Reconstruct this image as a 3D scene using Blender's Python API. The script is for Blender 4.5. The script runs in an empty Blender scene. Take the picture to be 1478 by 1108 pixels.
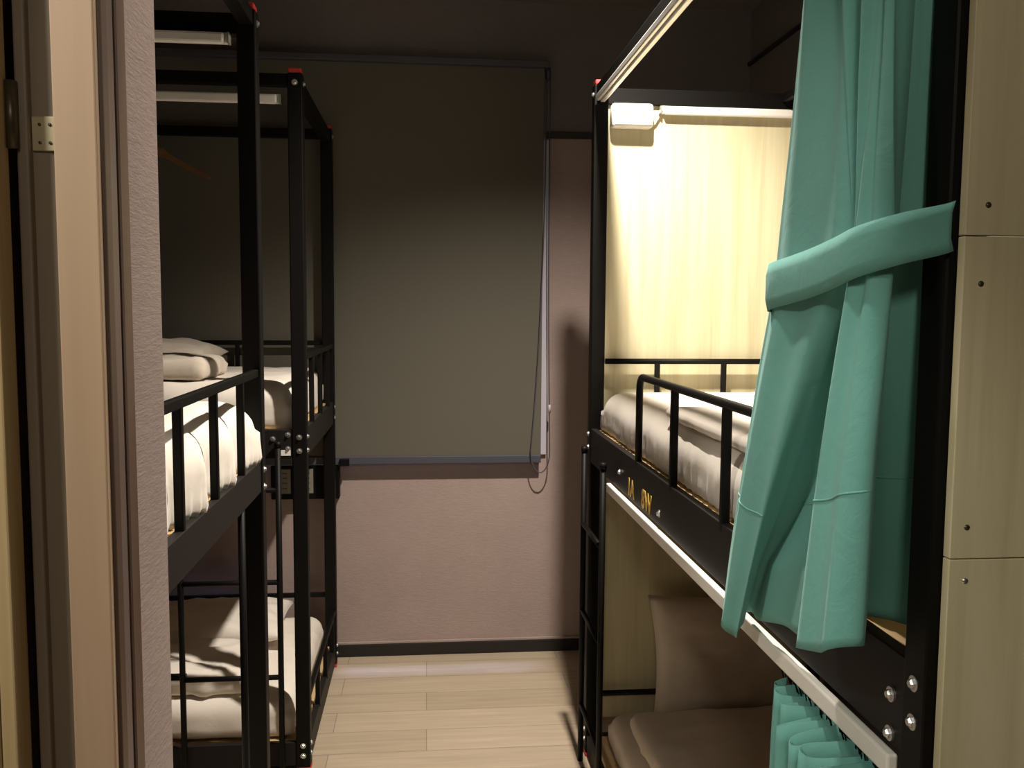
import bpy, bmesh, math, random
from mathutils import Vector, Matrix, noise
R = math.radians
C = bpy.context.scene
col = C.collection

# ------------------------------------------------------------------ camera
CAM_Z = 1.55
F_PX = 1290.0
# axes of the camera in the room (X to the right, Y into the room, Z up)
right = Vector((0.99541914, -0.09534634, 0.00705771))
upv = Vector((0.00096275, 0.08381251, 0.99648108))
back = Vector((-0.09560235, -0.99190954, 0.08352037))
cam_data = bpy.data.cameras.new('camera')
cam_data.sensor_width = 36.0
cam_data.sensor_fit = 'HORIZONTAL'
cam_data.lens = F_PX / 1478.0 * 36.0
cam_data.clip_start = 0.02
cam = bpy.data.objects.new('camera', cam_data)
col.objects.link(cam)
m = Matrix.Identity(4)
m.col[0][:3] = right; m.col[1][:3] = upv; m.col[2][:3] = back
m.translation = (0, 0, CAM_Z)
cam.matrix_world = m
C.camera = cam

# ------------------------------------------------------------------ world, lights, exposure
C.view_settings.view_transform = 'Standard'
C.view_settings.look = 'None'
C.view_settings.gamma = 1.0
C.view_settings.exposure = 0.0
C.view_settings.use_curve_mapping = False
w = bpy.data.worlds.new('world'); C.world = w
w.use_nodes = True
w.node_tree.nodes['Background'].inputs[0].default_value = (0.5, 0.6, 0.8, 1)
w.node_tree.nodes['Background'].inputs[1].default_value = 0.05

def lamp(name, kind, loc, energy, color, direction=(0, 0, -1), **kw):
    d = bpy.data.lights.new(name, kind)
    d.energy = energy; d.color = color
    for k, v in kw.items(): setattr(d, k, v)
    o = bpy.data.objects.new(name, d)
    o.location = loc
    o.rotation_euler = Vector(direction).to_track_quat('-Z', 'Y').to_euler()
    col.objects.link(o)
    return o
# recessed ceiling downlights: one over the right bunk's open side, one over the aisle by the door
lamp('downlight_aisle', 'SPOT', (0.53, 2.36, 2.835), 400, (1.0, 0.90, 0.78), (0, 0, -1),
     shadow_soft_size=0.035, spot_size=R(131), spot_blend=1.0)
lamp('downlight_doorway', 'SPOT', (0.0, 1.10, 2.835), 75, (1.0, 0.89, 0.77), (0, 0, -1),
     shadow_soft_size=0.05, spot_size=R(68), spot_blend=1.0)
# hall light behind the camera
lamp('hall_light', 'AREA', (-0.18, -0.9, 2.35), 9, (1.0, 0.92, 0.74), (0.05, 0.8, -0.5),
     shape='DISK', size=0.3)
# washroom light, shining out through the open door on the left
lamp('washroom_light', 'AREA', (-1.05, 0.05, 2.42), 16, (1.0, 0.95, 0.82), (1.55, 1.10, -1.12),
     shape='DISK', size=0.16)
# daylight that leaks down between the window and the blind
lamp('window_daylight', 'AREA', (-0.40, 3.907, 1.02), 0.9, (0.45, 0.55, 1.0), (0, -0.19, -0.98),
     shape='RECTANGLE', size=1.75, size_y=0.02, spread=R(13))

# ------------------------------------------------------------------ materials
def mat(name, color, rough=0.6, metal=0.0, spec=0.5, sheen=0.0, builder=None):
    mt = bpy.data.materials.new(name); mt.use_nodes = True
    nt = mt.node_tree; b = nt.nodes['Principled BSDF']
    b.inputs['Base Color'].default_value = (*color, 1)
    b.inputs['Roughness'].default_value = rough
    b.inputs['Metallic'].default_value = metal
    b.inputs['Specular IOR Level'].default_value = spec
    if sheen: b.inputs['Sheen Weight'].default_value = sheen
    if builder: builder(nt, b)
    return mt
def coords(nt, scale=(1, 1, 1), rot=(0, 0, 0)):
    g = nt.nodes.new('ShaderNodeNewGeometry'); mp = nt.nodes.new('ShaderNodeMapping')
    nt.links.new(g.outputs['Position'], mp.inputs['Vector'])
    mp.inputs['Scale'].default_value = scale; mp.inputs['Rotation'].default_value = rot
    return mp.outputs[0]
def noise_n(nt, vec, scale, detail=4, rough=0.6, dist=0.0):
    n = nt.nodes.new('ShaderNodeTexNoise')
    n.inputs['Scale'].default_value = scale; n.inputs['Detail'].default_value = detail
    n.inputs['Roughness'].default_value = rough; n.inputs['Distortion'].default_value = dist
    nt.links.new(vec, n.inputs['Vector']); return n.outputs['Fac']
def ramp(nt, fac, stops):
    r = nt.nodes.new('ShaderNodeValToRGB'); e = r.color_ramp.elements
    while len(e) < len(stops): e.new(0.5)
    for i, (p, c) in enumerate(stops): e[i].position = p; e[i].color = (*c, 1)
    nt.links.new(fac, r.inputs[0]); return r.outputs[0]
def bump(nt, b, h, strength=0.2, dist=0.01):
    n = nt.nodes.new('ShaderNodeBump'); n.inputs['Strength'].default_value = strength
    n.inputs['Distance'].default_value = dist
    nt.links.new(h, n.inputs['Height']); nt.links.new(n.outputs[0], b.inputs['Normal'])
def mixc(nt, a, b_, fac, mode='MULTIPLY'):
    n = nt.nodes.new('ShaderNodeMix'); n.data_type = 'RGBA'; n.blend_type = mode
    if isinstance(fac, float): n.inputs[0].default_value = fac
    else: nt.links.new(fac, n.inputs[0])
    for i, v in ((6, a), (7, b_)):
        if isinstance(v, tuple): n.inputs[i].default_value = (*v, 1)
        else: nt.links.new(v, n.inputs[i])
    return n.outputs[2]

def wallpaper(base):
    def f(nt, b):
        v = coords(nt, (1, 1, 6))
        n1 = noise_n(nt, v, 38, 5, 0.7)
        n2 = noise_n(nt, coords(nt), 2.3, 3)
        c = ramp(nt, n2, [(0.3, tuple(x * 0.93 for x in base)), (0.7, tuple(min(1, x * 1.06) for x in base))])
        c2 = ramp(nt, n1, [(0.35, (0.90, 0.90, 0.90)), (0.65, (1, 1, 1))])
        nt.links.new(mixc(nt, c, c2, 1.0), b.inputs['Base Color'])
        bump(nt, b, n1, 0.35, 0.003)
    return f
def woodgrain(c0, c1, c2, axis='z', scale=1.0, planks=None):
    def f(nt, b):
        s = {'z': (26, 26, 1.2), 'x': (1.2, 26, 26), 'y': (26, 1.2, 26)}[axis]
        v = coords(nt, tuple(k * scale for k in s))
        n = noise_n(nt, v, 1.0, 6, 0.62, 0.6)
        c = ramp(nt, n, [(0.30, c0), (0.50, c1), (0.72, c2)])
        if planks:
            pv = coords(nt, (planks, planks, 0.02))
            wn = nt.nodes.new('ShaderNodeTexVoronoi'); wn.inputs['Scale'].default_value = 1
            nt.links.new(pv, wn.inputs['Vector'])
            r = ramp(nt, wn.outputs['Color'], [(0.0, (0.82, 0.82, 0.80)), (1.0, (1.08, 1.06, 1.0))])
            c = mixc(nt, c, r, 1.0)
        nt.links.new(c, b.inputs['Base Color'])
        bump(nt, b, n, 0.08, 0.002)
    return f
def floor_planks(nt, b):
    v = coords(nt)
    br = nt.nodes.new('ShaderNodeTexBrick')
    nt.links.new(v, br.inputs['Vector'])
    br.inputs['Scale'].default_value = 1.0
    br.inputs['Brick Width'].default_value = 0.92
    br.inputs['Row Height'].default_value = 0.16
    br.inputs['Mortar Size'].default_value = 0.0013
    br.inputs['Mortar Smooth'].default_value = 0.3
    br.offset = 0.37
    br.inputs['Color1'].default_value = (0.50, 0.415, 0.315, 1)
    br.inputs['Color2'].default_value = (0.42, 0.345, 0.255, 1)
    br.inputs['Mortar'].default_value = (0.23, 0.18, 0.13, 1)
    n = noise_n(nt, coords(nt, (2.5, 42, 1)), 1.0, 6, 0.65, 0.5)
    g = ramp(nt, n, [(0.3, (0.82, 0.80, 0.76)), (0.7, (1.05, 1.04, 1.02))])
    nt.links.new(mixc(nt, br.outputs['Color'], g, 1.0), b.inputs['Base Color'])
    bump(nt, b, n, 0.05, 0.002)
def cloth(base, weave=900.0, wr=9.0, amt=0.12):
    def f(nt, b):
        n1 = noise_n(nt, coords(nt), weave, 2)
        n2 = noise_n(nt, coords(nt, (1, 1, 1)), wr, 5, 0.6, 0.8)
        c = ramp(nt, n1, [(0.3, tuple(x * 0.95 for x in base)), (0.7, base)])
        nt.links.new(c, b.inputs['Base Color'])
        add = nt.nodes.new('ShaderNodeMath'); add.operation = 'MULTIPLY_ADD'
        nt.links.new(n1, add.inputs[0]); add.inputs[1].default_value = 0.04
        nt.links.new(n2, add.inputs[2])
        bump(nt, b, add.outputs[0], amt, 0.02)
    return f

M = {}
M['wall'] = mat('pinkish_wallpaper', (0.4, 0.32, 0.29), 0.9, spec=0.2, builder=wallpaper((0.385, 0.300, 0.272)))
M['wall_dark'] = mat('dark_painted_wall', (0.10, 0.09, 0.085), 0.85, spec=0.2, builder=wallpaper((0.19, 0.165, 0.155)))
M['ceiling'] = mat('dark_ceiling_paint', (0.16, 0.14, 0.13), 0.9, spec=0.2, builder=wallpaper((0.20, 0.175, 0.16)))
M['floor'] = mat('pale_oak_vinyl', (0.5, 0.42, 0.3), 0.45, spec=0.35, builder=floor_planks)
M['black'] = mat('black_steel', (0.005, 0.0045, 0.004), 0.5, spec=0.12,
                 builder=lambda nt, b: bump(nt, b, noise_n(nt, coords(nt), 260, 2), 0.05, 0.001))
M['board'] = mat('black_steel_board', (0.013, 0.011, 0.010), 0.55, spec=0.18,
                 builder=lambda nt, b: bump(nt, b, noise_n(nt, coords(nt), 200, 2), 0.06, 0.001))
M['skirt'] = mat('black_skirting', (0.012, 0.010, 0.009), 0.5)
M['red'] = mat('red_plastic', (0.55, 0.035, 0.03), 0.45)
M['bolt'] = mat('zinc_bolt', (0.62, 0.62, 0.62), 0.28, 0.9)
M['white_plastic'] = mat('white_plastic', (0.80, 0.78, 0.72), 0.4)
M['grey_plastic'] = mat('grey_plastic', (0.22, 0.21, 0.17), 0.4)
M['aluminium'] = mat('aluminium_track', (0.74, 0.72, 0.68), 0.35, 0.55)
M['track'] = mat('white_track', (0.82, 0.80, 0.74), 0.35)
M['panel'] = mat('pale_wood_panel', (0.5, 0.4, 0.26), 0.55, spec=0.3,
                 builder=woodgrain((0.46, 0.41, 0.25), (0.54, 0.49, 0.315), (0.61, 0.56, 0.38), 'z', 1.0))
M['ply'] = mat('plywood', (0.5, 0.33, 0.15), 0.6, builder=woodgrain((0.42, 0.28, 0.13), (0.52, 0.36, 0.18), (0.60, 0.43, 0.24), 'y', 1.0))
M['bedding'] = mat('white_bedding', (0.80, 0.74, 0.66), 0.9, spec=0.15, sheen=0.2, builder=cloth((0.80, 0.735, 0.655), 900, 10, 0.09))
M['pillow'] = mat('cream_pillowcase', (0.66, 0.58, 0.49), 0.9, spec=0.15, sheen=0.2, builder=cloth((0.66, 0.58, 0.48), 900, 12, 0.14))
M['teal'] = mat('teal_curtain_cloth', (0.16, 0.42, 0.34), 0.92, spec=0.08, sheen=0.08, builder=cloth((0.165, 0.415, 0.375), 700, 24, 0.10))
M['blind'] = mat('charcoal_blind_fabric', (0.11, 0.10, 0.08), 0.85, spec=0.2, builder=cloth((0.125, 0.115, 0.092), 600, 3, 0.004))
M['blind_bar'] = mat('blue_grey_bar', (0.06, 0.062, 0.08), 0.6)
M['cord'] = mat('grey_cord', (0.07, 0.065, 0.08), 0.6)
M['jamb'] = mat('tan_door_jamb', (0.5, 0.37, 0.25), 0.6, builder=woodgrain((0.42, 0.285, 0.185), (0.47, 0.325, 0.215), (0.51, 0.36, 0.245), 'z', 0.5))
M['jamb_shaded'] = mat('shaded_door_jamb', (0.2, 0.16, 0.11), 0.55, builder=woodgrain((0.17, 0.135, 0.095), (0.22, 0.175, 0.125), (0.25, 0.20, 0.15), 'z', 0.6))  # same wood as the tan jamb, with its shade put into a darker tone
M['casing'] = mat('dark_brown_casing', (0.11, 0.06, 0.04), 0.4, builder=woodgrain((0.075, 0.040, 0.026), (0.11, 0.062, 0.042), (0.145, 0.085, 0.06), 'z', 0.6))
M['casing_mauve'] = mat('mauve_brown_casing', (0.17, 0.12, 0.11), 0.35, builder=woodgrain((0.13, 0.09, 0.08), (0.17, 0.12, 0.105), (0.20, 0.145, 0.125), 'z', 0.6))
M['door'] = mat('honey_wood_door', (0.5, 0.35, 0.16), 0.5, builder=woodgrain((0.38, 0.26, 0.12), (0.52, 0.38, 0.19), (0.62, 0.47, 0.27), 'z', 1.4))
M['brass'] = mat('pale_brass', (0.78, 0.70, 0.48), 0.3, 0.85)
M['screw'] = mat('dark_screw', (0.10, 0.08, 0.05), 0.4, 0.6)
M['yellow'] = mat('yellow_lettering', (0.72, 0.47, 0.06), 0.5)
M['hanger'] = mat('brown_wood_hanger', (0.22, 0.11, 0.05), 0.5, builder=woodgrain((0.17, 0.085, 0.035), (0.24, 0.125, 0.055), (0.29, 0.16, 0.08), 'x', 1.5))
M['window'] = mat('daylit_white_frame', (0.50, 0.47, 0.55), 0.5)  # white frame; the bluish daylight leaking past the blind is put into its colour

# ------------------------------------------------------------------ helpers
ORIG = {}
def obj(name, bm, material, parent=None, smooth=None, recenter=True):
    bmesh.ops.recalc_face_normals(bm, faces=bm.faces) if smooth != 'open' else None
    xs = [v.co for v in bm.verts]
    c = Vector((0, 0, 0))
    if recenter and xs:
        lo = Vector((min(p[i] for p in xs) for i in range(3))); hi = Vector((max(p[i] for p in xs) for i in range(3)))
        c = (lo + hi) / 2; c.z = lo.z
        bmesh.ops.translate(bm, verts=bm.verts, vec=-c)
    me = bpy.data.meshes.new(name); bm.to_mesh(me); bm.free()
    if smooth:
        for p in me.polygons: p.use_smooth = True
    me.materials.append(material)
    o = bpy.data.objects.new(name, me); col.objects.link(o)
    po = Vector((0, 0, 0))
    if parent is not None: o.parent = parent; po = ORIG[parent.name]
    o.location = c - po
    ORIG[o.name] = c
    return o
def tag(o, label=None, cat=None, group=None, kind=None):
    if label: o['label'] = label
    if cat: o['category'] = cat
    if group: o['group'] = group
    if kind: o['kind'] = kind
    return o
def thing(name, label, cat, loc=(0, 0, 0), group=None):
    o = bpy.data.objects.new(name, None); o.empty_display_size = 0.1
    col.objects.link(o); o.location = loc; ORIG[o.name] = Vector(loc)
    return tag(o, label, cat, group)
def add_box(bm, a, b, bev=0.0, mat_rot=None):
    lo = [min(a[i], b[i]) for i in range(3)]; hi = [max(a[i], b[i]) for i in range(3)]
    g = bmesh.ops.create_cube(bm, size=1)
    vs = g['verts']
    for v in vs:
        v.co = Vector([(lo[i] + hi[i]) / 2 + v.co[i] * (hi[i] - lo[i]) for i in range(3)])
    if bev > 0:
        es = list({e for v in vs for e in v.link_edges})
        bmesh.ops.bevel(bm, geom=es, offset=bev, segments=2, affect='EDGES', profile=0.5)
    return bm
def box(a, b, bev=0.0):
    return add_box(bmesh.new(), a, b, bev)
def add_tube(bm, pts, r, seg=10, caps=True):
    pts = [Vector(p) for p in pts]
    rings = []; prev_n = None
    for i, p in enumerate(pts):
        if i == 0: t = pts[1] - p
        elif i == len(pts) - 1: t = p - pts[-2]
        else: t = (pts[i + 1] - p).normalized() + (p - pts[i - 1]).normalized()
        t.normalize()
        if prev_n is None:
            n = t.orthogonal().normalized()
        else:
            n = prev_n - t * prev_n.dot(t)
            n = n.normalized() if n.length > 1e-6 else t.orthogonal().normalized()
        prev_n = n; bn = t.cross(n)
        rr = r[i] if isinstance(r, (list, tuple)) else r
        rings.append([bm.verts.new(p + (n * math.cos(2 * math.pi * k / seg) + bn * math.sin(2 * math.pi * k / seg)) * rr) for k in range(seg)])
    for a, b in zip(rings, rings[1:]):
        for k in range(seg):
            bm.faces.new((a[k], a[(k + 1) % seg], b[(k + 1) % seg], b[k]))
    if caps:
        bm.faces.new(rings[0][::-1]); bm.faces.new(rings[-1])
    return bm
def tube(pts, r, seg=10): return add_tube(bmesh.new(), pts, r, seg)
def arc(p_prev, corner, p_next, rad, n=6):
    a = Vector(p_prev); c = Vector(corner); b = Vector(p_next)
    u = (a - c).normalized() * rad; v = (b - c).normalized() * rad
    out = []
    for i in range(n + 1):
        t = i / n * math.pi / 2
        out.append(c + u * (1 - math.sin(t)) + v * (1 - math.cos(t)))
    return out
def bolt_bm(center, normal, r=0.008, h=0.006):
    bm = bmesh.new(); c = Vector(center); n = Vector(normal).normalized()
    add_tube(bm, [c - n * 0.002, c + n * 0.001], r * 1.5, 16)
    add_tube(bm, [c, c + n * h * 0.6, c + n * h], [r, r, r * 0.65], 6)
    return bm
def soft_box(center, half, rad, n=(20, 20, 6), wr=0.006, wscale=6.0, seed=0, fn=None, low=0.02):
    """a rounded, slightly rumpled slab of bedding"""
    bm = bmesh.new(); h = Vector(half); c = Vector(center)
    nx, ny, nz = n; grid = {}
    def vert(i, j, k):
        key = (i, j, k)
        if key not in grid:
            p = Vector(((2 * i / nx - 1) * h.x, (2 * j / ny - 1) * h.y, (2 * k / nz - 1) * h.z))
            rr = [min(rad if p.z > 0 else low + (rad - low) * 0.0, h[a] * 0.999) for a in range(3)]
            q = Vector([max(-(h[a] - rr[a]), min(h[a] - rr[a], p[a])) for a in range(3)])
            d = p - q
            if d.length > 1e-9:
                dd = Vector([d[a] / rr[a] for a in range(3)])
                m_ = max(abs(x) for x in dd)
                L = dd.length
                dd = dd / L * m_
                p = q + Vector([dd[a] * rr[a] for a in range(3)])
            nrm = Vector([p[a] / h[a] ** 1.0 for a in range(3)])
            nrm = Vector((nrm.x ** 5, nrm.y ** 5, nrm.z ** 3)); nrm = nrm.normalized() if nrm.length > 1e-6 else Vector((0, 0, 1))
            wp = p + c
            s = noise.fractal(wp * wscale + Vector((seed * 7.3, seed * 3.1, 0)), 0.9, 2.1, 4)
            s2 = 1 - abs(noise.noise(Vector((wp.x * wscale * 0.5, wp.y * wscale * 1.2, wp.z * 4 + seed)))) * 2
            p = p + nrm * (s * wr + (s2 ** 3 if s2 > 0 else 0) * wr * 0.9)
            p = p + c
            if fn: p = fn(p)
            grid[key] = bm.verts.new(p)
        return grid[key]
    def quad(a, b, c_, d_):
        bm.faces.new((a, b, c_, d_))
    for i in range(nx):
        for j in range(ny):
            quad(vert(i, j, nz), vert(i + 1, j, nz), vert(i + 1, j + 1, nz), vert(i, j + 1, nz))
            quad(vert(i, j, 0), vert(i, j + 1, 0), vert(i + 1, j + 1, 0), vert(i + 1, j, 0))
    for i in range(nx):
        for k in range(nz):
            quad(vert(i, 0, k), vert(i + 1, 0, k), vert(i + 1, 0, k + 1), vert(i, 0, k + 1))
            quad(vert(i, ny, k), vert(i, ny, k + 1), vert(i + 1, ny, k + 1), vert(i + 1, ny, k))
    for j in range(ny):
        for k in range(nz):
            quad(vert(0, j, k), vert(0, j, k + 1), vert(0, j + 1, k + 1), vert(0, j + 1, k))
            quad(vert(nx, j, k), vert(nx, j + 1, k), vert(nx, j + 1, k + 1), vert(nx, j, k + 1))
    return bm
def pillow_bm(w_, l_, t_, mtx, seed=0, n=26):
    bm = bmesh.new(); layers = []
    for s in (1, -1):
        g = []
        for i in range(n + 1):
            row = []
            for j in range(n + 1):
                u = 2 * i / n - 1; v = 2 * j / n - 1
                e = (1 - abs(u) ** 2.6) * (1 - abs(v) ** 2.6)
                pin = 1 - 0.07 * (1 - abs(u) ** 2) * abs(v) ** 4
                pin2 = 1 - 0.07 * (1 - abs(v) ** 2) * abs(u) ** 4
                z = s * (t_ / 2 * max(e, 0) ** 0.42)
                if 0 < i < n and 0 < j < n:
                    z += s * noise.fractal(Vector((u * 2.4 + seed, v * 2.4, s * 3.0)), 1.0, 2.0, 3) * 0.014 * min(1, e * 3)
                row.append((u * w_ / 2 * pin2, v * l_ / 2 * pin, z))
            g.append(row)
        layers.append(g)
    vs = {}
    def V(s, i, j):
        edge = i in (0, n) or j in (0, n)
        key = (0 if edge else s, i, j)
        if key not in vs: vs[key] = bm.verts.new(mtx @ Vector(layers[s][i][j]))
        return vs[key]
    for s in (0, 1):
        for i in range(n):
            for j in range(n):
                q = [V(s, i, j), V(s, i + 1, j), V(s, i + 1, j + 1), V(s, i, j + 1)]
                bm.faces.new(q if s == 0 else q[::-1])
    return bm
def mirror_y(fn, *a): return fn(*a)

# ------------------------------------------------------------------ the room
XR, XL, YB, ZC, YN = 1.42, -2.50, 3.93, 2.857, -1.75
def struct(name, bm, m, parent=None):
    o = obj(name, bm, m, parent)
    if parent is None: o['kind'] = 'structure'
    return o
struct('floor', box((XL - 0.1, YN - 0.1, -0.06), (XR + 0.1, YB + 0.1, 0)), M['floor'])
struct('ceiling', box((XL - 0.1, YN - 0.1, ZC), (XR + 0.1, YB + 0.1, ZC + 0.08)), M['ceiling'])
struct('wall_back', box((XL - 0.1, YB, 0), (XR + 0.1, YB + 0.1, ZC)), M['wall'])
struct('wall_right', box((XR, YN - 0.1, 0), (XR + 0.1, YB, ZC)), M['wall_dark'])
struct('wall_left', box((XL - 0.1, YN - 0.1, 0), (XL, YB, ZC)), M['wall_dark'])
struct('wall_front', box((XL, YN - 0.1, 0), (XR, YN, ZC)), M['wall'])
# dark upper wall beside the blind with the moulding under it
struct('trim_1', box((XL, YB - 0.012, 2.315), (XR, YB, ZC), 0.0), M['wall_dark'])
struct('trim_2', box((0.515, YB - 0.026, 2.290), (XR, YB, 2.316), 0.003), M['skirt'])
struct('baseboard_back', box((XL, YB - 0.014, 0), (XR, YB, 0.055), 0.002), M['skirt'])
struct('trim_3', box((XL, YB - 0.010, 0.055), (XR, YB, 0.066), 0.002), M['wall'])
struct('trim_4', box((XR - 0.012, 3.0, 2.62), (XR, YB, 2.635)), M['skirt'])
struct('baseboard_right', box((XR - 0.014, YN, 0), (XR, YB, 0.055), 0.002), M['skirt'])
# partition on the left that ends just past the door frame
PX = -0.302
struct('wall_partition', box((PX - 0.085, 0.93, 0), (PX, 1.065, ZC), 0.003), M['wall'])
struct('wall_partition_near', box((PX - 0.085, YN, 0), (PX, 0.18, ZC)), M['wall'])
struct('wall_over_door', box((PX - 0.085, 0.18, 2.08), (PX, 0.925, ZC)), M['wall'])
# door frame: rebate, stop, casing
dfm = thing('door_1', None, None, (PX, 0.9, 0)); dfm['kind'] = 'structure'
del_keys = [k for k in ('label', 'category') if k in dfm]
obj('rebate', box((-0.376, 0.880, 0), (-0.330, 0.93, 2.05), 0.001), M['jamb_shaded'], dfm)
obj('rebate_lip', box((-0.372, 0.870, 0), (-0.3615, 0.884, 2.05), 0.002), M['jamb_shaded'], dfm)
obj('stop_strip', box((-0.3365, 0.862, 0), (-0.2985, 0.872, 2.05), 0.0015), M['jamb'], dfm)
obj('casing_edge', box((-0.3300, 0.8722, 0), (-0.2955, 0.890, 2.10), 0.002), M['casing'], dfm)
obj('casing', box((-0.330, 0.8902, 0), (-0.2985, 0.915, 2.10), 0.002), M['casing_mauve'], dfm)
obj('casing_bead', box((-0.330, 0.9152, 0), (-0.2965, 0.946, 2.10), 0.004), M['casing'], dfm)
obj('head_jamb', box((-0.385, 0.18, 2.05), (-0.2985, 0.862, 2.10), 0.002), M['casing'], dfm)
# hinge leaf with its knuckle
hg = obj('hinge', box((-0.3610, 0.8765, 1.692), (-0.3400, 0.8800, 1.7235), 0.0008), M['brass'], dfm)
obj('hinge_knuckle', tube([(-0.3735, 0.866, 1.692), (-0.3735, 0.866, 1.752)], 0.0055, 14), M['screw'], hg, True)
for hx in (-0.3445, -0.3535):
    for hz in (1.6995, 1.716):
        obj('screw', tube([(hx, 0.8770, hz), (hx, 0.8756, hz)], 0.0015, 12), M['screw'], hg, True)
struct('wall_washroom', box((XL, 0.885, 0), (PX - 0.085, 0.930, ZC)), M['wall'])
dr = obj('door_2', box((-1.05, 0.835, 0.01), (-0.392, 0.872, 2.04), 0.003), M['door']); dr['kind'] = 'structure'
obj('door_edge_strip', box((-0.392, 0.838, 0.01), (-0.3775, 0.868, 2.04), 0.002), M['door'], dr)

# window frame behind the blind and its strip of pale frame at the side
wn = obj('window_1', box((-1.30, YB - 0.008, 1.00), (0.49, YB, 2.45)), M['window']); wn['kind'] = 'structure'
obj('window_frame', box((0.500, YB - 0.018, 0.905), (0.532, YB, 2.28), 0.002), M['window'], wn)

# ------------------------------------------------------------------ roller blind
BY = 3.874
rb = thing('roller_blind', 'wide charcoal roller blind pulled down over the window on the far wall', 'blind', (-0.4, BY, 0.9))
bm = bmesh.new(); nx = 40
rows = []
for i in range(nx + 1):
    x = -1.30 + (0.503 + 1.30) * i / nx
    yo = 0.0015 * math.sin(x * 5.0)
    rows.append([bm.verts.new((x, BY + yo + d, z)) for d in (0, 0.002) for z in (0.90, 1.3, 1.7, 2.1, 2.575)])
for a, b in zip(rows, rows[1:]):
    for k in range(4):
        bm.faces.new((a[k], a[k + 1], b[k + 1], b[k])); bm.faces.new((a[5 + k], b[5 + k], b[6 + k], a[6 + k]))
    bm.faces.new((a[0], b[0], b[5], a[5])); bm.faces.new((a[4], a[9], b[9], b[4]))
for r_ in (rows[0], rows[-1]):
    for k in range(4): bm.faces.new((r_[k], r_[k + 1], r_[6 + k], r_[5 + k]))
obj('blind_fabric', bm, M['blind'], rb)
obj('bottom_bar', box((-1.30, BY - 0.008, 0.876), (0.503, BY + 0.010, 0.910), 0.003), M['blind_bar'], rb)
obj('head_rail', box((-1.31, BY - 0.03, 2.570), (0.520, YB - 0.013, 2.598), 0.004), M['blind_bar'], rb)
obj('clutch', tube([(0.512, BY + 0.02, 2.555), (0.530, BY + 0.02, 2.555)], 0.024, 18), M['blind_bar'], rb, True)
cp = [(0.512, BY - 0.012, 2.55)]
for i in range(1, 14):
    t = i / 13; cp.append((0.512 - 0.012 * t - 0.045 * t ** 3, BY - 0.014 - 0.01 * t, 2.55 - 1.62 * t))
for i in range(1, 14):
    a = math.pi * i / 13; cp.append((0.4975 - 0.042 * math.cos(a), BY - 0.024, 0.93 - 0.095 * math.sin(a)))
for i in range(1, 14):
    t = i / 13; cp.append((0.5395 - 0.014 * t - 0.02 * math.sin(t * math.pi) * 0.3, BY - 0.022, 0.93 + 1.62 * t))
obj('pull_cord', tube(cp, 0.0026, 8), M['cord'], rb, True)
obj('cord_connector', tube([(0.537, BY - 0.022, 1.10), (0.537, BY - 0.022, 1.135)], 0.0055, 10), M['window'], rb, True)
obj('hold_down_bracket', box((-0.372, BY - 0.022, 0.872), (-0.330, BY - 0.004, 0.902), 0.003), M['black'], rb)

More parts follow.
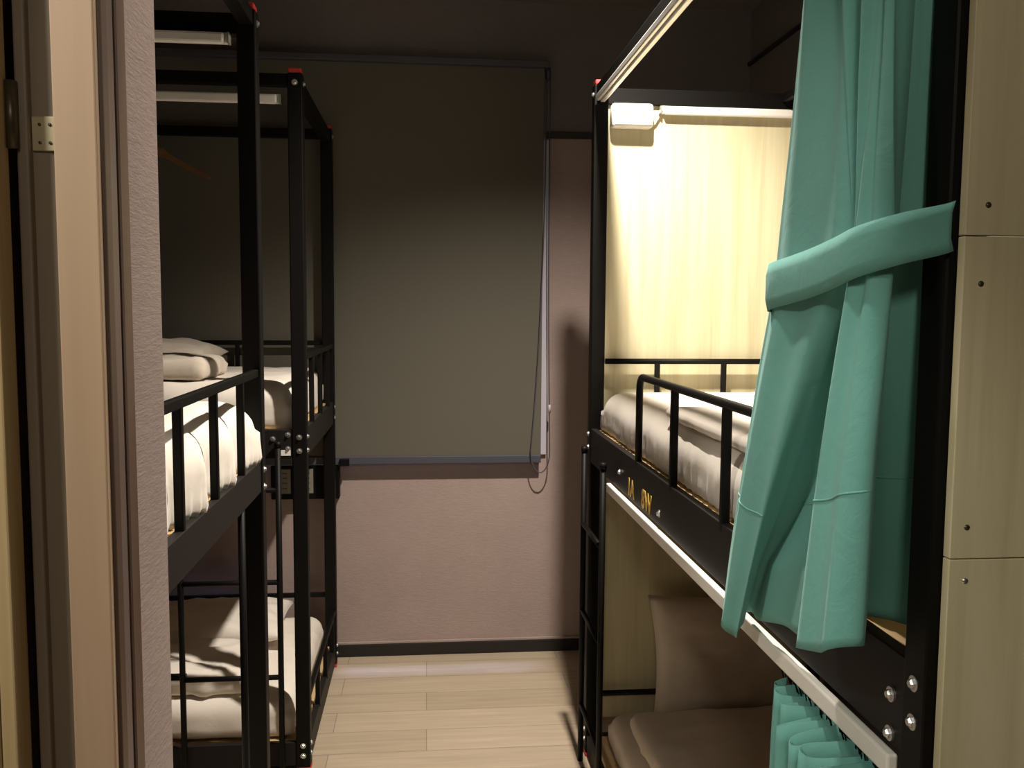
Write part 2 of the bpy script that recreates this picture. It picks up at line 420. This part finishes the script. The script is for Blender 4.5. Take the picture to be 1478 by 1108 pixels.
# ------------------------------------------------------------------ bunk beds
P = 0.047     # post width
ZT = 2.285    # top of the posts
class Bed:
    """u runs from the front face inwards, v along the length; mapped on the room axes"""
    def __init__(s, label, o, ud, vd, W, L):
        s.o = Vector(o); s.ud = Vector(ud); s.vd = Vector(vd); s.W = W; s.L = L
        s.root = thing('bunk_bed', label, 'bunk bed', tuple(s.o), 'black steel bunk beds')
    def T(s, u, v, z): return s.o + s.ud * u + s.vd * v + Vector((0, 0, z))
    def bx(s, u0, u1, v0, v1, z0, z1, bev=0.002): return box(s.T(u0, v0, z0), s.T(u1, v1, z1), bev)
    def part(s, name, m, *a, parent=None, bev=0.002):
        return obj(name, s.bx(*a, bev=bev), m, parent or s.root)
    def bolt(s, parent, u, v, z, nrm):
        n = s.ud * nrm[0] + s.vd * nrm[1]
        obj('bolt', bolt_bm(s.T(u, v, z), n, 0.0062, 0.006), M['bolt'], parent)
    def frame(s, upper_z=(1.055, 1.155), lower_z=(0.035, 0.12)):
        W, L = s.W, s.L
        s.posts = {}
        for iu, u in enumerate((0, W - P)):
            for iv, v in enumerate((0, L - P)):
                o = s.part('post', M['black'], u, u + P, v, v + P, 0.012, ZT, bev=0.004)
                s.posts[iu, iv] = o
                obj('post_cap', s.bx(u + .003, u + P - .003, v + .003, v + P - .003, ZT, ZT + 0.016, 0.004), M['red'], o)
                obj('foot_cap', s.bx(u - .001, u + P + .001, v - .001, v + P + .001, 0.0, 0.014, 0.003), M['red'], o)
                su = -1 if iu == 0 else 1; sv = -1 if iv == 0 else 1
                uo = u if iu == 0 else u + P; vo = v if iv == 0 else v + P
                for z in (1.085, 1.13, 2.255, 0.055, 0.09):
                    s.bolt(o, uo, v + P / 2, z, (su, 0)); s.bolt(o, u + P / 2, vo, z, (0, sv))
        for u in (0.006, W - 0.041):
            s.part('top_side_beam', M['black'], u, u + 0.035, P, L - P, 2.246, 2.283)
            s.part('side_board', M['board'], u - 0.002, u + 0.018, P, L - P, *upper_z)
            s.part('lower_side_board', M['board'], u - 0.002, u + 0.018, P, L - P, *lower_z)
        for v in (0.006, L - 0.041):
            s.part('top_end_beam', M['black'], P, W - P, v, v + 0.035, 2.224, 2.275)
            s.part('end_board', M['board'], P, W - P, v - 0.002, v + 0.018, *upper_z)
            s.part('lower_end_board', M['board'], P, W - P, v - 0.002, v + 0.018, *lower_z)
        s.part('deck_panel', M['ply'], 0.026, W - 0.026, 0.03, L - 0.03, upper_z[1] - 0.022, upper_z[1] - 0.006)
        s.part('lower_deck_panel', M['ply'], 0.026, W - 0.026, 0.03, L - 0.03, lower_z[1] - 0.022, lower_z[1] - 0.006)
        for k in (0.25, 0.5, 0.75):
            s.part('cross_bar', M['black'], 0.026, W - 0.026, L * k - 0.015, L * k + 0.015, upper_z[0] + 0.03, upper_z[1] - 0.023)
    def guard(s, axis, at, a, b, z0, z1, bal, ends=(True, True), r=0.0095, flat=False):
        """rail with rounded ends along u or v; balusters are its children"""
        f = (lambda t, z: s.T(at, t, z)) if axis == 'v' else (lambda t, z: s.T(t, at, z))
        if flat:
            A, B_ = f(a, z1), f(b, z1)
            w_ = 0.008
            if axis == 'v': bm = s.bx(at - w_, at + w_, a, b, z1 - 0.02, z1, 0.003)
            else: bm = s.bx(a, b, at - w_, at + w_, z1 - 0.02, z1, 0.003)
        else:
            pts = []
            if ends[0]: pts += [f(a, z0)] + arc(f(a, z0), f(a, z1), f(b, z1), 0.035)
            else: pts += [f(a, z1)]
            if ends[1]: pts += arc(f(a, z1), f(b, z1), f(b, z0), 0.035) + [f(b, z0)]
            else: pts += [f(b, z1)]
            bm = tube(pts, r, 12)
        rail = obj('guard_rail', bm, M['black'], s.root, not flat)
        for t in bal:
            w_ = 0.0085
            if axis == 'v': bm = s.bx(at - w_, at + w_, t - w_, t + w_, z0, z1 - 0.006, 0.003)
            else: bm = s.bx(t - w_, t + w_, at - w_, at + w_, z0, z1 - 0.006, 0.003)
            obj('baluster', bm, M['black'], rail)
        return rail
    def ladder(s, u, v0, v1, rungs, top=1.10, axis='v', foot=0.0, lean=0.0):
        f = (lambda t, z: s.T(u + lean * (top - z), t, z)) if axis == 'v' else (lambda t, z: s.T(t, u + lean * (top - z), z))
        ld = obj('ladder', tube([f(v0, 0.0 + foot), f(v0, top)], 0.0095, 12), M['black'], s.root, True)
        obj('ladder_rail', tube([f(v1, 0.0 + foot), f(v1, top)], 0.0095, 12), M['black'], ld, True)
        for z in rungs:
            obj('rung', tube([f(v0, z), f(v1, z)], 0.0085, 12), M['black'], ld, True)
        for v in (v0, v1):
            obj('ladder_hook', tube([f(v, top), f(v, top) + s.ud * 0.0 + Vector((0, 0, 0.018))], 0.011, 10), M['black'], ld, True)
        return ld

# --- right bunk: front face at X .55, from Y .91 to Y 3.0
RB = Bed('right-hand black steel bunk bed with pale wood end panels and a lit upper mattress', (0.55, 0.91, 0), (1, 0, 0), (0, 1, 0), 0.84, 2.09)
RB.frame(upper_z=(1.035, 1.15), lower_z=(0.02, 0.075))
yv = lambda y: y - 0.91
RB.guard('v', 0.012, yv(1.45), yv(2.31), 1.13, 1.375, [yv(1.62), yv(1.975)])
RB.guard('u', yv(2.945), P, 0.84 - P, 1.13, 1.378, [0.225, 0.455, 0.66], ends=(False, False))
RB.guard('u', yv(0.975), P, 0.84 - P, 1.13, 1.378, [0.225, 0.455, 0.66], ends=(False, False))
RB.guard('u', yv(2.945), P, 0.84 - P, 0.08, 0.230, [], ends=(False, False))
RB.ladder(-0.022, yv(2.61), yv(2.93), [0.20, 0.53, 0.83], top=1.075)
for v in (yv(2.61), yv(2.93)):
    pass
RB.part('curtain_track', M['track'], -0.010, 0.004, yv(0.965), yv(2.62), 1.003, 1.030, bev=0.003)['label'] = 'white curtain track under the board'
bm = RB.bx(0.000, 0.012, yv(0.96), yv(2.93), 2.226, 2.2455, 0.003)
for a in (RB.bx(0.014, 0.030, yv(0.96), yv(2.93), 2.222, 2.2455, 0.003),):
    me = bpy.data.meshes.new('t'); a.to_mesh(me); bm.from_mesh(me); a.free()
obj('curtain_track', bm, M['aluminium'], RB.root)['label'] = 'aluminium curtain track under the top beam'
# end panels of pale wood; the far one stands inside the posts, the near one outside
def panel(part_name, y0, y1, x0, x1, seams, z1=2.235):
    bm = bmesh.new(); zz = [0.13] + seams + [z1]
    for a, b in zip(zz, zz[1:]): add_box(bm, (x0, y0, a + 0.0006), (x1, y1, b - 0.0006), 0.001)
    o = obj(part_name, bm, M['panel'], RB.root); o['label'] = 'pale wood end panel'
    return o
fp = panel('end_panel', 2.974, 2.988, 0.597, 1.345, [])
np_ = panel('end_panel', 0.896, 0.9085, 0.562, 1.39, [0.62, 1.284, 1.630])
for x, z in ((0.586, 1.662), (0.582, 1.580), (0.580, 1.319), (0.581, 1.260), (0.58, 0.65)):
    obj('screw', tube([(x, 0.8955, z), (x, 0.8975, z)], 0.0032, 12), M['screw'] if z != 1.260 else M['bolt'], np_, True)
# reflective cross rail over the mattress at the top
RB.part('hanging_rail', M['black'], 0.635, 0.655, 0.045, 2.045, 2.245, 2.272)
# more bolt heads on the long board
sb = [o for o in RB.root.children if o.name.startswith('side_board')][0]
for y, z in ((2.50, 1.085), (2.06, 1.065), (1.5, 1.065)):
    RB.bolt(sb, 0.004, yv(y), z, (-1, 0))
for z in (1.095, 1.047):
    RB.bolt(sb, 0.002, yv(0.985), z, (-1, 0))
# lettering on the board
def text_part(s_, loc, size, parent, xs=1.0):
    cu = bpy.data.curves.new('lettering', 'FONT'); cu.body = s_; cu.size = size; cu.extrude = 0.0004
    cu.align_x = 'LEFT'; cu.offset = 0.0020
    t = bpy.data.objects.new('lettering_tmp', cu); col.objects.link(t)
    bpy.context.view_layer.update()
    me = bpy.data.meshes.new_from_object(t.evaluated_get(bpy.context.evaluated_depsgraph_get()))
    bpy.data.objects.remove(t)
    bm = bmesh.new(); bm.from_mesh(me)
    for v in bm.verts:
        x, y, z = v.co; v.co = Vector((loc[0] - z, loc[1] - x * xs, loc[2] + y))
    o = obj('lettering', bm, M['yellow'], parent); o['label'] = 'yellow painted bed number'
    return o
text_part('1A', (0.5535, 2.395, 1.045), 0.066, sb, 1.0)
text_part('8W', (0.5535, 2.235, 1.045), 0.066, sb, 1.0)

# --- near left bunk: front face at X -.42, from Y .37 to 2.375
L1 = Bed('near left black steel bunk bed partly hidden by the pinkish wall end', (-0.42, 0.96, 0), (-1, 0, 0), (0, 1, 0), 0.90, 1.415)
L1.frame(upper_z=(1.075, 1.155))
yl = lambda y: y - 0.96
L1.guard('v', 0.014, P, 1.415 - P, 1.15, 1.392, [yl(y) for y in (1.10, 1.34, 1.605, 1.87, 2.135)], flat=True)
obj('guard_post', tube([L1.T(0.012, yl(2.115), 0.12), L1.T(0.012, yl(2.115), 1.08)], 0.0085, 12), M['black'], L1.root, True)

# --- far left bunk: long side faces the camera, Y 2.93 to 3.905
L2 = Bed('far left black steel bunk bed standing lengthwise against the window wall', (-0.387, 2.93, 0), (0, 1, 0), (-1, 0, 0), 0.923, 2.0)
# u runs into the room depth here, v runs to the left
L2.frame(upper_z=(1.06, 1.155), lower_z=(0.02, 0.10))
L2.guard('u', 0.010, P, 0.925 - P, 1.15, 1.40, [0.22, 0.47, 0.72], ends=(False, False), flat=True)       # aisle end, upper
L2.guard('u', 0.010, P, 0.925 - P, 0.09, 0.255, [0.30, 0.55, 0.80], ends=(False, False), flat=True)     # aisle end, lower
L2.guard('v', 0.925 - 0.02, P, 1.95, 1.15, 1.412, [0.4, 0.8, 1.2, 1.6], ends=(False, False), flat=True)   # wall side, upper
L2.guard('v', 0.925 - 0.02, P, 1.95, 0.09, 0.325, [0.4, 0.8, 1.2, 1.6], ends=(False, False), flat=True)
L2.guard('v', 0.014, 0.40, 1.95, 0.09, 0.345, [], ends=(False, False), flat=True)
ld = L2.ladder(-0.014, 0.090, 0.405, [0.335, 0.655, 0.96], top=1.10)
eb = [o for o in L2.root.children if o.name.startswith('side_board')][0]
L2.bolt(eb, 0.004, 0.108, 1.125, (-1, 0)); L2.bolt(eb, 0.004, 0.060, 1.138, (-1, 0)); L2.bolt(eb, 0.004, 0.060, 1.092, (-1, 0))
st = obj('sticker', L2.bx(0.002, 0.0045, 0.052, 0.084, 1.070, 1.088, 0), M['white_plastic'], eb)
st['label'] = 'small white sticker'

# ------------------------------------------------------------------ bedding
def bedding(name, label, cat, bm, m=None, grp=None):
    o = obj(name, bm, m or M['bedding'], None, True)
    return tag(o, label, cat, grp)
def scallop(y_list, x_edge, amp=0.012, z0=1.16, sgn=1):
    def f(p):
        d = abs(p.x - x_edge)
        if d < 0.16:
            k = max(0.0, 1 - d / 0.16)
            ph = min(abs(p.y - y) for y in y_list)
            p = p.copy()
            p.x += sgn * k * (amp - min(ph, 0.13) * amp / 0.045)
            low = max(0.0, 1 - (p.z - z0) / 0.07)
            p.x += k * low * 0.006 * math.sin(p.y * 190 + 3 * math.sin(p.y * 23))
        return p
    return f
# right upper mattress and its duvet
mr = bedding('mattress', 'white mattress on the upper deck of the right bunk', 'mattress',
        soft_box((0.978, 2.020, 1.213), (0.392, 0.915, 0.067), 0.066, (48, 110, 10), 0.0022, 7, 1,
                 scallop([2.75], 0.590, 0.002, 1.15, 1)))
du = bedding('duvet', 'white duvet spread over the upper mattress of the right bunk', 'duvet',
        soft_box((0.977, 1.64, 1.2965), (0.386, 0.53, 0.016), 0.016, (48, 80, 6), 0.003, 4, 4), M['bedding'])
# near left upper
bedding('mattress', 'brightly lit white mattress on the upper deck of the near left bunk', 'mattress',
        soft_box((-0.872, 1.665, 1.232), (0.426, 0.660, 0.084), 0.080, (48, 120, 8), 0.004, 8, 2,
                 scallop([1.34, 1.605, 1.87, 2.135, 1.07], -0.446, 0.012, 1.15, -1)))
# far left upper
bedding('mattress', 'white mattress on the upper deck of the far left bunk, by the window', 'mattress',
        soft_box((-1.40, 3.395, 1.226), (0.965, 0.428, 0.078), 0.07, (90, 48, 8), 0.006, 6, 3))
def rotm(rx, ry, rz, loc):
    return Matrix.Translation(loc) @ Matrix.Rotation(rz, 4, 'Z') @ Matrix.Rotation(ry, 4, 'Y') @ Matrix.Rotation(rx, 4, 'X')
bedding('folded_duvet', 'cream duvet folded in a long roll on the far left upper mattress', 'duvet',
        soft_box((-1.33, 3.195, 1.343), (0.60, 0.18, 0.035), 0.035, (60, 30, 6), 0.010, 7, 8), M['pillow'])
bedding('pillow', 'flat cream pillow lying behind the folded duvet on the far left upper bunk', 'pillow',
        pillow_bm(0.70, 0.40, 0.12, rotm(0, 0, 0.0, (-1.16, 3.60, 1.366)), 3), M['pillow'])
# far left lower
bedding('mattress', 'rumpled white mattress on the lower deck of the far left bunk', 'mattress',
        soft_box((-1.40, 3.40, 0.168), (0.955, 0.425, 0.067), 0.06, (90, 48, 8), 0.007, 6, 5))
bedding('pillow', 'cream pillow on the lower mattress of the far left bunk', 'pillow',
        pillow_bm(0.62, 0.42, 0.12, rotm(0, 0, 0.05, (-0.86, 3.575, 0.298)), 5), M['bedding'])
bedding('folded_duvet', 'creased white duvet on the front edge of the far left lower mattress', 'duvet',
        soft_box((-1.22, 3.165, 0.280), (0.62, 0.16, 0.04), 0.04, (60, 24, 6), 0.014, 8, 9))
# near left lower
bedding('mattress', 'lower mattress of the near left bunk behind the wall end', 'mattress',
        soft_box((-0.872, 1.665, 0.19), (0.40, 0.65, 0.07), 0.06, (24, 50, 6), 0.005, 6, 6))
# right lower
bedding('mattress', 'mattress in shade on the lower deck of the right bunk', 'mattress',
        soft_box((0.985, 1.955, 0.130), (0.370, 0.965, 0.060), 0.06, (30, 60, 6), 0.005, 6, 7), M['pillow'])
bedding('pillow', 'cream pillow propped upright against the wood panel in the right lower bunk', 'pillow',
        pillow_bm(0.56, 0.40, 0.13, rotm(R(76), 0, 0, (1.03, 2.86, 0.392)), 11), M['pillow'])
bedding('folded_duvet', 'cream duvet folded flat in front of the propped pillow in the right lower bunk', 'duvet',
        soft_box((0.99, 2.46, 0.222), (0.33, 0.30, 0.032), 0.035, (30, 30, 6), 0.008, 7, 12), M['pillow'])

# ------------------------------------------------------------------ lamps, sockets
def strip_lamp(label, x0, x1, y0, y1, z0, z1, rounded=True):
    t = thing('strip_lamp', label, 'lamp', ((x0 + x1) / 2, y1, z0), 'white strip lamps under the bunk end beams')
    obj('housing', box((x0, (y0 + y1) / 2, z0 + 0.004), (x1, y1, z1), 0.002), M['white_plastic'], t)
    obj('diffuser', box((x0 + 0.006, y0, z0), (x1 - 0.006, (y0 + y1) / 2 + 0.004, z1 - 0.003), 0.006), M['white_plastic'], t)
    for x in (x0, x1):
        s = 1 if x == x1 else -1
        obj('end_cap', box((x, y0 + 0.003, z0 + 0.002), (x + s * 0.006, y1 - 0.001, z1 - 0.002), 0.002), M['grey_plastic'], t)
    return t
strip_lamp('white strip lamp mounted on the wood panel of the right bunk', 0.775, 1.30, 2.946, 2.9735, 2.193, 2.223)
strip_lamp('short white strip lamp under the end beam of the near left bunk', -1.10, -0.485, 2.300, 2.332, 2.192, 2.222)
strip_lamp('unlit white strip lamp under the long top beam of the far left bunk', -1.30, -0.462, 2.936, 2.966, 2.190, 2.222)
# outlet on the lit panel
ob = thing('power_outlet', 'white power outlet box high on the wood panel beside the strip lamp', 'power outlet', (0.67, 2.97, 2.14))
bm = box((0.604, 2.925, 2.145), (0.742, 2.973, 2.222), 0.010)
obj('outlet_box', bm, M['white_plastic'], ob, True)
fpz = obj('face_plate', box((0.612, 2.921, 2.152), (0.734, 2.927, 2.218), 0.003), M['white_plastic'], ob)
for sx in (0.645, 0.700):
    for dx in (-0.008, 0.008):
        obj('slot', box((sx + dx - 0.0015, 2.9198, 2.178), (sx + dx + 0.0015, 2.9225, 2.192)), M['screw'], fpz)
cab = obj('lamp_cable', tube([(0.742, 2.95, 2.178), (0.75, 2.95, 2.182), (0.762, 2.953, 2.196), (0.772, 2.957, 2.206), (0.781, 2.96, 2.210)], 0.004, 8), M['white_plastic'], ob, True)
# black box with two sockets on the window wall, seen under the far left bunk
sk = thing('socket_box', 'black box with two grey sockets on the far wall under the upper deck', 'socket box', (-0.55, 3.9, 0.75))
obj('box_body', box((-0.665, 3.872, 0.725), (-0.375, 3.929, 0.872), 0.004), M['black'], sk)
for x0 in (-0.630, -0.535):
    fp_ = obj('face_plate', box((x0, 3.866, 0.752), (x0 + 0.05, 3.873, 0.858), 0.002), M['grey_plastic'], sk)
    for dz in (0.015, 0.038, 0.060, 0.080):
        obj('slot', box((x0 + 0.013, 3.8648, 0.757 + dz), (x0 + 0.036, 3.8665, 0.757 + dz + 0.005)), M['screw'], fp_)

# wooden coat hanger on the far beam
hn = thing('coat_hanger', 'brown wooden coat hanger hanging from the top beam by the blind', 'hanger', (-1.09, 3.80, 2.18))
bm = bmesh.new(); N = 24; ring = []
for i in range(N + 1):
    t = i / N * 2 - 1; a = abs(t)
    z = 2.168 - 0.10 * (max(0, a - 0.16) / 0.84) ** 0.85 - (0.02 if a < 0.18 else 0.0) * 0
    h = 0.030 * (1 - 0.45 * a) + (0.010 if a < 0.2 else 0)
    x = -1.09 + t * 0.225; y = 3.78 - 0.03 * a ** 2
    ring.append([bm.verts.new((x, y + dy, z + dz)) for dy, dz in ((-.007, -h / 2), (.007, -h / 2), (.007, h / 2), (-.007, h / 2))])
for a, b in zip(ring, ring[1:]):
    for k in range(4): bm.faces.new((a[k], a[(k + 1) % 4], b[(k + 1) % 4], b[k]))
bm.faces.new(ring[0][::-1]); bm.faces.new(ring[-1])
bmesh.ops.bevel(bm, geom=[e for e in bm.edges if abs(e.verts[0].co.x - e.verts[1].co.x) > 0.005], offset=0.003, segments=2, affect='EDGES')
obj('hanger_body', bm, M['hanger'], hn)
hk = [(-1.09, 3.78, 2.17), (-1.09, 3.78, 2.215)]
for i in range(1, 12):
    a = -math.pi / 2 + math.pi * 1.45 * i / 11
    hk.append((-1.09, 3.80 - 0.02 * math.cos(a) * 1 + 0.0, 2.245 + 0.03 * math.sin(a)))
hk = [(-1.09, 3.78, 2.17), (-1.09, 3.78, 2.23), (-1.09, 3.784, 2.262), (-1.09, 3.80, 2.283), (-1.09, 3.83, 2.288), (-1.09, 3.846, 2.284), (-1.09, 3.852, 2.262), (-1.09, 3.850, 2.245)]
obj('hook', tube(hk, 0.0022, 8), M['bolt'], hn, True)

# ------------------------------------------------------------------ curtains
def crom(pts, n):
    """Catmull-Rom through plan points"""
    P_ = [pts[0]] + list(pts) + [pts[-1]]; out = []
    segs = len(pts) - 1
    for i in range(n + 1):
        t = i / n * segs; k = min(int(t), segs - 1); t -= k
        p0, p1, p2, p3 = P_[k], P_[k + 1], P_[k + 2], P_[k + 3]
        out.append(tuple(0.5 * ((2 * p1[a]) + (-p0[a] + p2[a]) * t + (2 * p0[a] - 5 * p1[a] + 4 * p2[a] - p3[a]) * t * t + (-p0[a] + 3 * p1[a] - 3 * p2[a] + p3[a]) * t ** 3) for a in range(len(p1))))
    return out
bottom = [(.535, 1.44), (.505, 1.425), (.483, 1.395), (.486, 1.370), (.497, 1.352), (.520, 1.40), (.538, 1.42), (.541, 1.38), (.541, 1.28), (.541, 1.18),
          (.528, 1.11), (.466, 1.060), (.452, 1.00), (.450, .945), (.478, .922), (.525, 1.01), (.562, 1.09), (.570, 1.045), (.600, .985)]
hem_z = [1.06, 1.055, 1.048, 1.032, 1.030, 1.04, 1.045, 1.05, 1.07, 1.09, 1.11, 1.128, 1.145, 1.168, 1.180, 1.165, 1.160, 1.165, 1.17]
tiep = [(.535, 1.24), (.500, 1.235), (.482, 1.20), (.476, 1.12), (.480, 1.035), (.492, 1.00), (.505, .998), (.512, .995), (.510, .990), (.500, .985),
        (.490, .980), (.480, .975), (.478, .955), (.486, .938), (.498, .928), (.512, .950), (.528, .972), (.545, .978), (.590, .975)]
topp = [(.548, 1.335), (.530, 1.315), (.515, 1.285), (.545, 1.262), (.555, 1.245), (.520, 1.222), (.510, 1.190), (.538, 1.165), (.550, 1.150),
        (.518, 1.125), (.508, 1.095), (.530, 1.068), (.552, 1.055), (.522, 1.040), (.510, 1.020), (.530, 1.005), (.548, .995), (.535, .985), (.548, .970)]
NB = 170
topp = [(x, 0.95 + (y - 0.97) * 0.753) for x, y in topp]
cb, ct, cu_ = crom(bottom, NB), crom(tiep, NB), crom(topp, NB)
hz_ = [p[0] for p in crom([(z, 0) for z in hem_z], NB)]
def curtain_bm():
    bm = bmesh.new(); rows = []; NZ = 70
    for j in range(NZ + 1):
        r = []
        t = j / NZ
        for i in range(NB + 1):
            s = i / NB
            ztie = 1.575 + 0.055 * s
            zbot = hz_[i]
            ztop = 2.205
            if t < 0.5:
                k = t / 0.5; z = ztop + (ztie - ztop) * k
                a = cu_[i]; b = ct[i]; q = k ** 1.15
            else:
                k = (t - 0.5) / 0.5; z = ztie + (zbot - ztie) * k
                a = ct[i]; b = cb[i]; q = k ** 0.85
            x = a[0] + (b[0] - a[0]) * q; y = a[1] + (b[1] - a[1]) * q
            if t > 0.5: x += 0.05 * math.sin(math.pi * min(1, k / 0.80)) * max(0.0, 1 - abs(s - 0.42) / 0.15) ** 0.6
            pinch = math.exp(-((z - ztie) / 0.05) ** 2)
            x += 0.0035 * math.sin(s * 75) * min(1, t * 3)
            x += 0.003 * noise.noise(Vector((s * 30, z * 4, 0)))
            y += 0.003 * noise.noise(Vector((s * 22, z * 5, 7)))
            if t > 0.985 - 0 and j == NZ: z += 0.002 * math.sin(s * 60)
            r.append(bm.verts.new((x, y, z)))
        rows.append(r)
    for a, b in zip(rows, rows[1:]):
        for i in range(NB): bm.faces.new((a[i], a[i + 1], b[i + 1], b[i]))
    return bm
def solid(o, th):
    md = o.modifiers.new('thickness', 'SOLIDIFY'); md.thickness = th; md.offset = 0
cur = thing('bed_curtain', 'teal curtain tied back at the near end of the right upper bunk', 'curtain', (0.53, 1.15, 1.0), 'teal bunk curtains')
cl = obj('curtain_cloth', curtain_bm(), M['teal'], cur, 'open'); solid(cl, 0.002)
# hem stitching line: a thin fold of cloth that follows the panel
bm = bmesh.new(); hp = []
for i in range(NB + 1):
    s = i / NB; zt = 1.575 + 0.055 * s; zb = hz_[i]
    k = 0.60; q = k ** 0.85
    x = ct[i][0] + (cb[i][0] - ct[i][0]) * q; y = ct[i][1] + (cb[i][1] - ct[i][1]) * q; z = zt + (zb - zt) * k; x += 0.05 * math.sin(math.pi * min(1, k / 0.80)) * max(0.0, 1 - abs(s - 0.42) / 0.15) ** 0.6 + 0.0035 * math.sin(s * 75) - 0.0008
    x += 0.003 * noise.noise(Vector((s * 30, z * 4, 0))); y += 0.003 * noise.noise(Vector((s * 22, z * 5, 7)))
    hp.append((x, y, z))
obj('hem_seam', tube(hp, 0.0016, 6), M['teal'], cl, True)
# tie-back strap
strap = crom([(.548, 1.245), (.510, 1.248), (.478, 1.222), (.466, 1.18), (.463, 1.12), (.461, 1.05), (.461, .99), (.465, .940), (.495, .905), (.548, .898)], 70)
bm = bmesh.new(); rr = []
for i, (x, y) in enumerate(strap):
    s = i / 70
    zc = 1.580 + 0.020 * s + 0.040 * s ** 2 - 0.008 * math.sin(s * math.pi)
    h = 0.034 - 0.008 * s
    rr.append([bm.verts.new((x - 0.004 * math.cos(k * math.pi - math.pi / 2) * 0 + (0.0025 if k in (0, 4) else -0.001), y, zc + h * (k / 2 - 1))) for k in range(5)])
for a, b in zip(rr, rr[1:]):
    for k in range(4): bm.faces.new((a[k], a[k + 1], b[k + 1], b[k]))
tb = obj('tieback', bm, M['teal'], cur, 'open'); solid(tb, 0.003)

# lower curtain, bunched in deep pleats under the track
cu2 = thing('bed_curtain', 'teal curtain bunched in pleats under the white track of the right lower bunk', 'curtain', (0.57, 1.2, 0.2), 'teal bunk curtains')
random.seed(4)
pl = []; y = 1.315; k = 0
while y > 0.975:
    out = k % 2 == 0
    d = random.uniform(0.0, 0.010); tip = 0.492 + 0.055 * max(0, (y - 1.17) / 0.145)
    if out: pl += [(tip + 0.02 + d, y + 0.011), (tip + d, y + 0.006), (tip + d, y - 0.005), (tip + 0.02 + d, y - 0.010)]
    else: pl += [(0.600 - d, y + 0.006), (0.610 - d, y), (0.600 - d, y - 0.004)]
    y -= random.uniform(0.022, 0.028) if out else random.uniform(0.017, 0.023); k += 1
pp = crom(pl, len(pl) * 7)
bm = bmesh.new(); rows = []
for j in range(31):
    t = j / 30; r = []
    for i, (x, y) in enumerate(pp):
        s = i / len(pp)
        z = 0.975 - 0.012 * (0.62 - x) / 0.08 * (1 + math.sin(s * 37)) * 0.5 * (1 - t) - 0.80 * t
        yy = y + 0.006 * math.sin(s * 50 + t * 3) * t + (0.018 * t * math.sin(s * 9))
        xx = x + 0.006 * noise.noise(Vector((s * 20, t * 5, 2))) - 0.004 * math.sin(t * 3.1)
        r.append(bm.verts.new((xx, yy, z)))
    rows.append(r)
for a, b in zip(rows, rows[1:]):
    for i in range(len(pp) - 1): bm.faces.new((a[i], a[i + 1], b[i + 1], b[i]))
c2 = obj('curtain_cloth', bm, M['teal'], cu2, 'open'); solid(c2, 0.0018)
bm = bmesh.new(); random.seed(9)
for i in range(60):
    yy = 1.34 - 0.34 * i / 60; x = 0.574 + random.uniform(-0.006, 0.006)
    p = [(x, yy, 0.965), (x - 0.004 + random.uniform(-.003, .003), yy + random.uniform(-.005, .005), 0.985), (x - 0.002, yy + random.uniform(-.004, .004), 1.004)]
    add_tube(bm, p, 0.0011, 5)
obj('header_tape', bm, M['black'], cu2)['label'] = 'black thread loops of the curtain header'
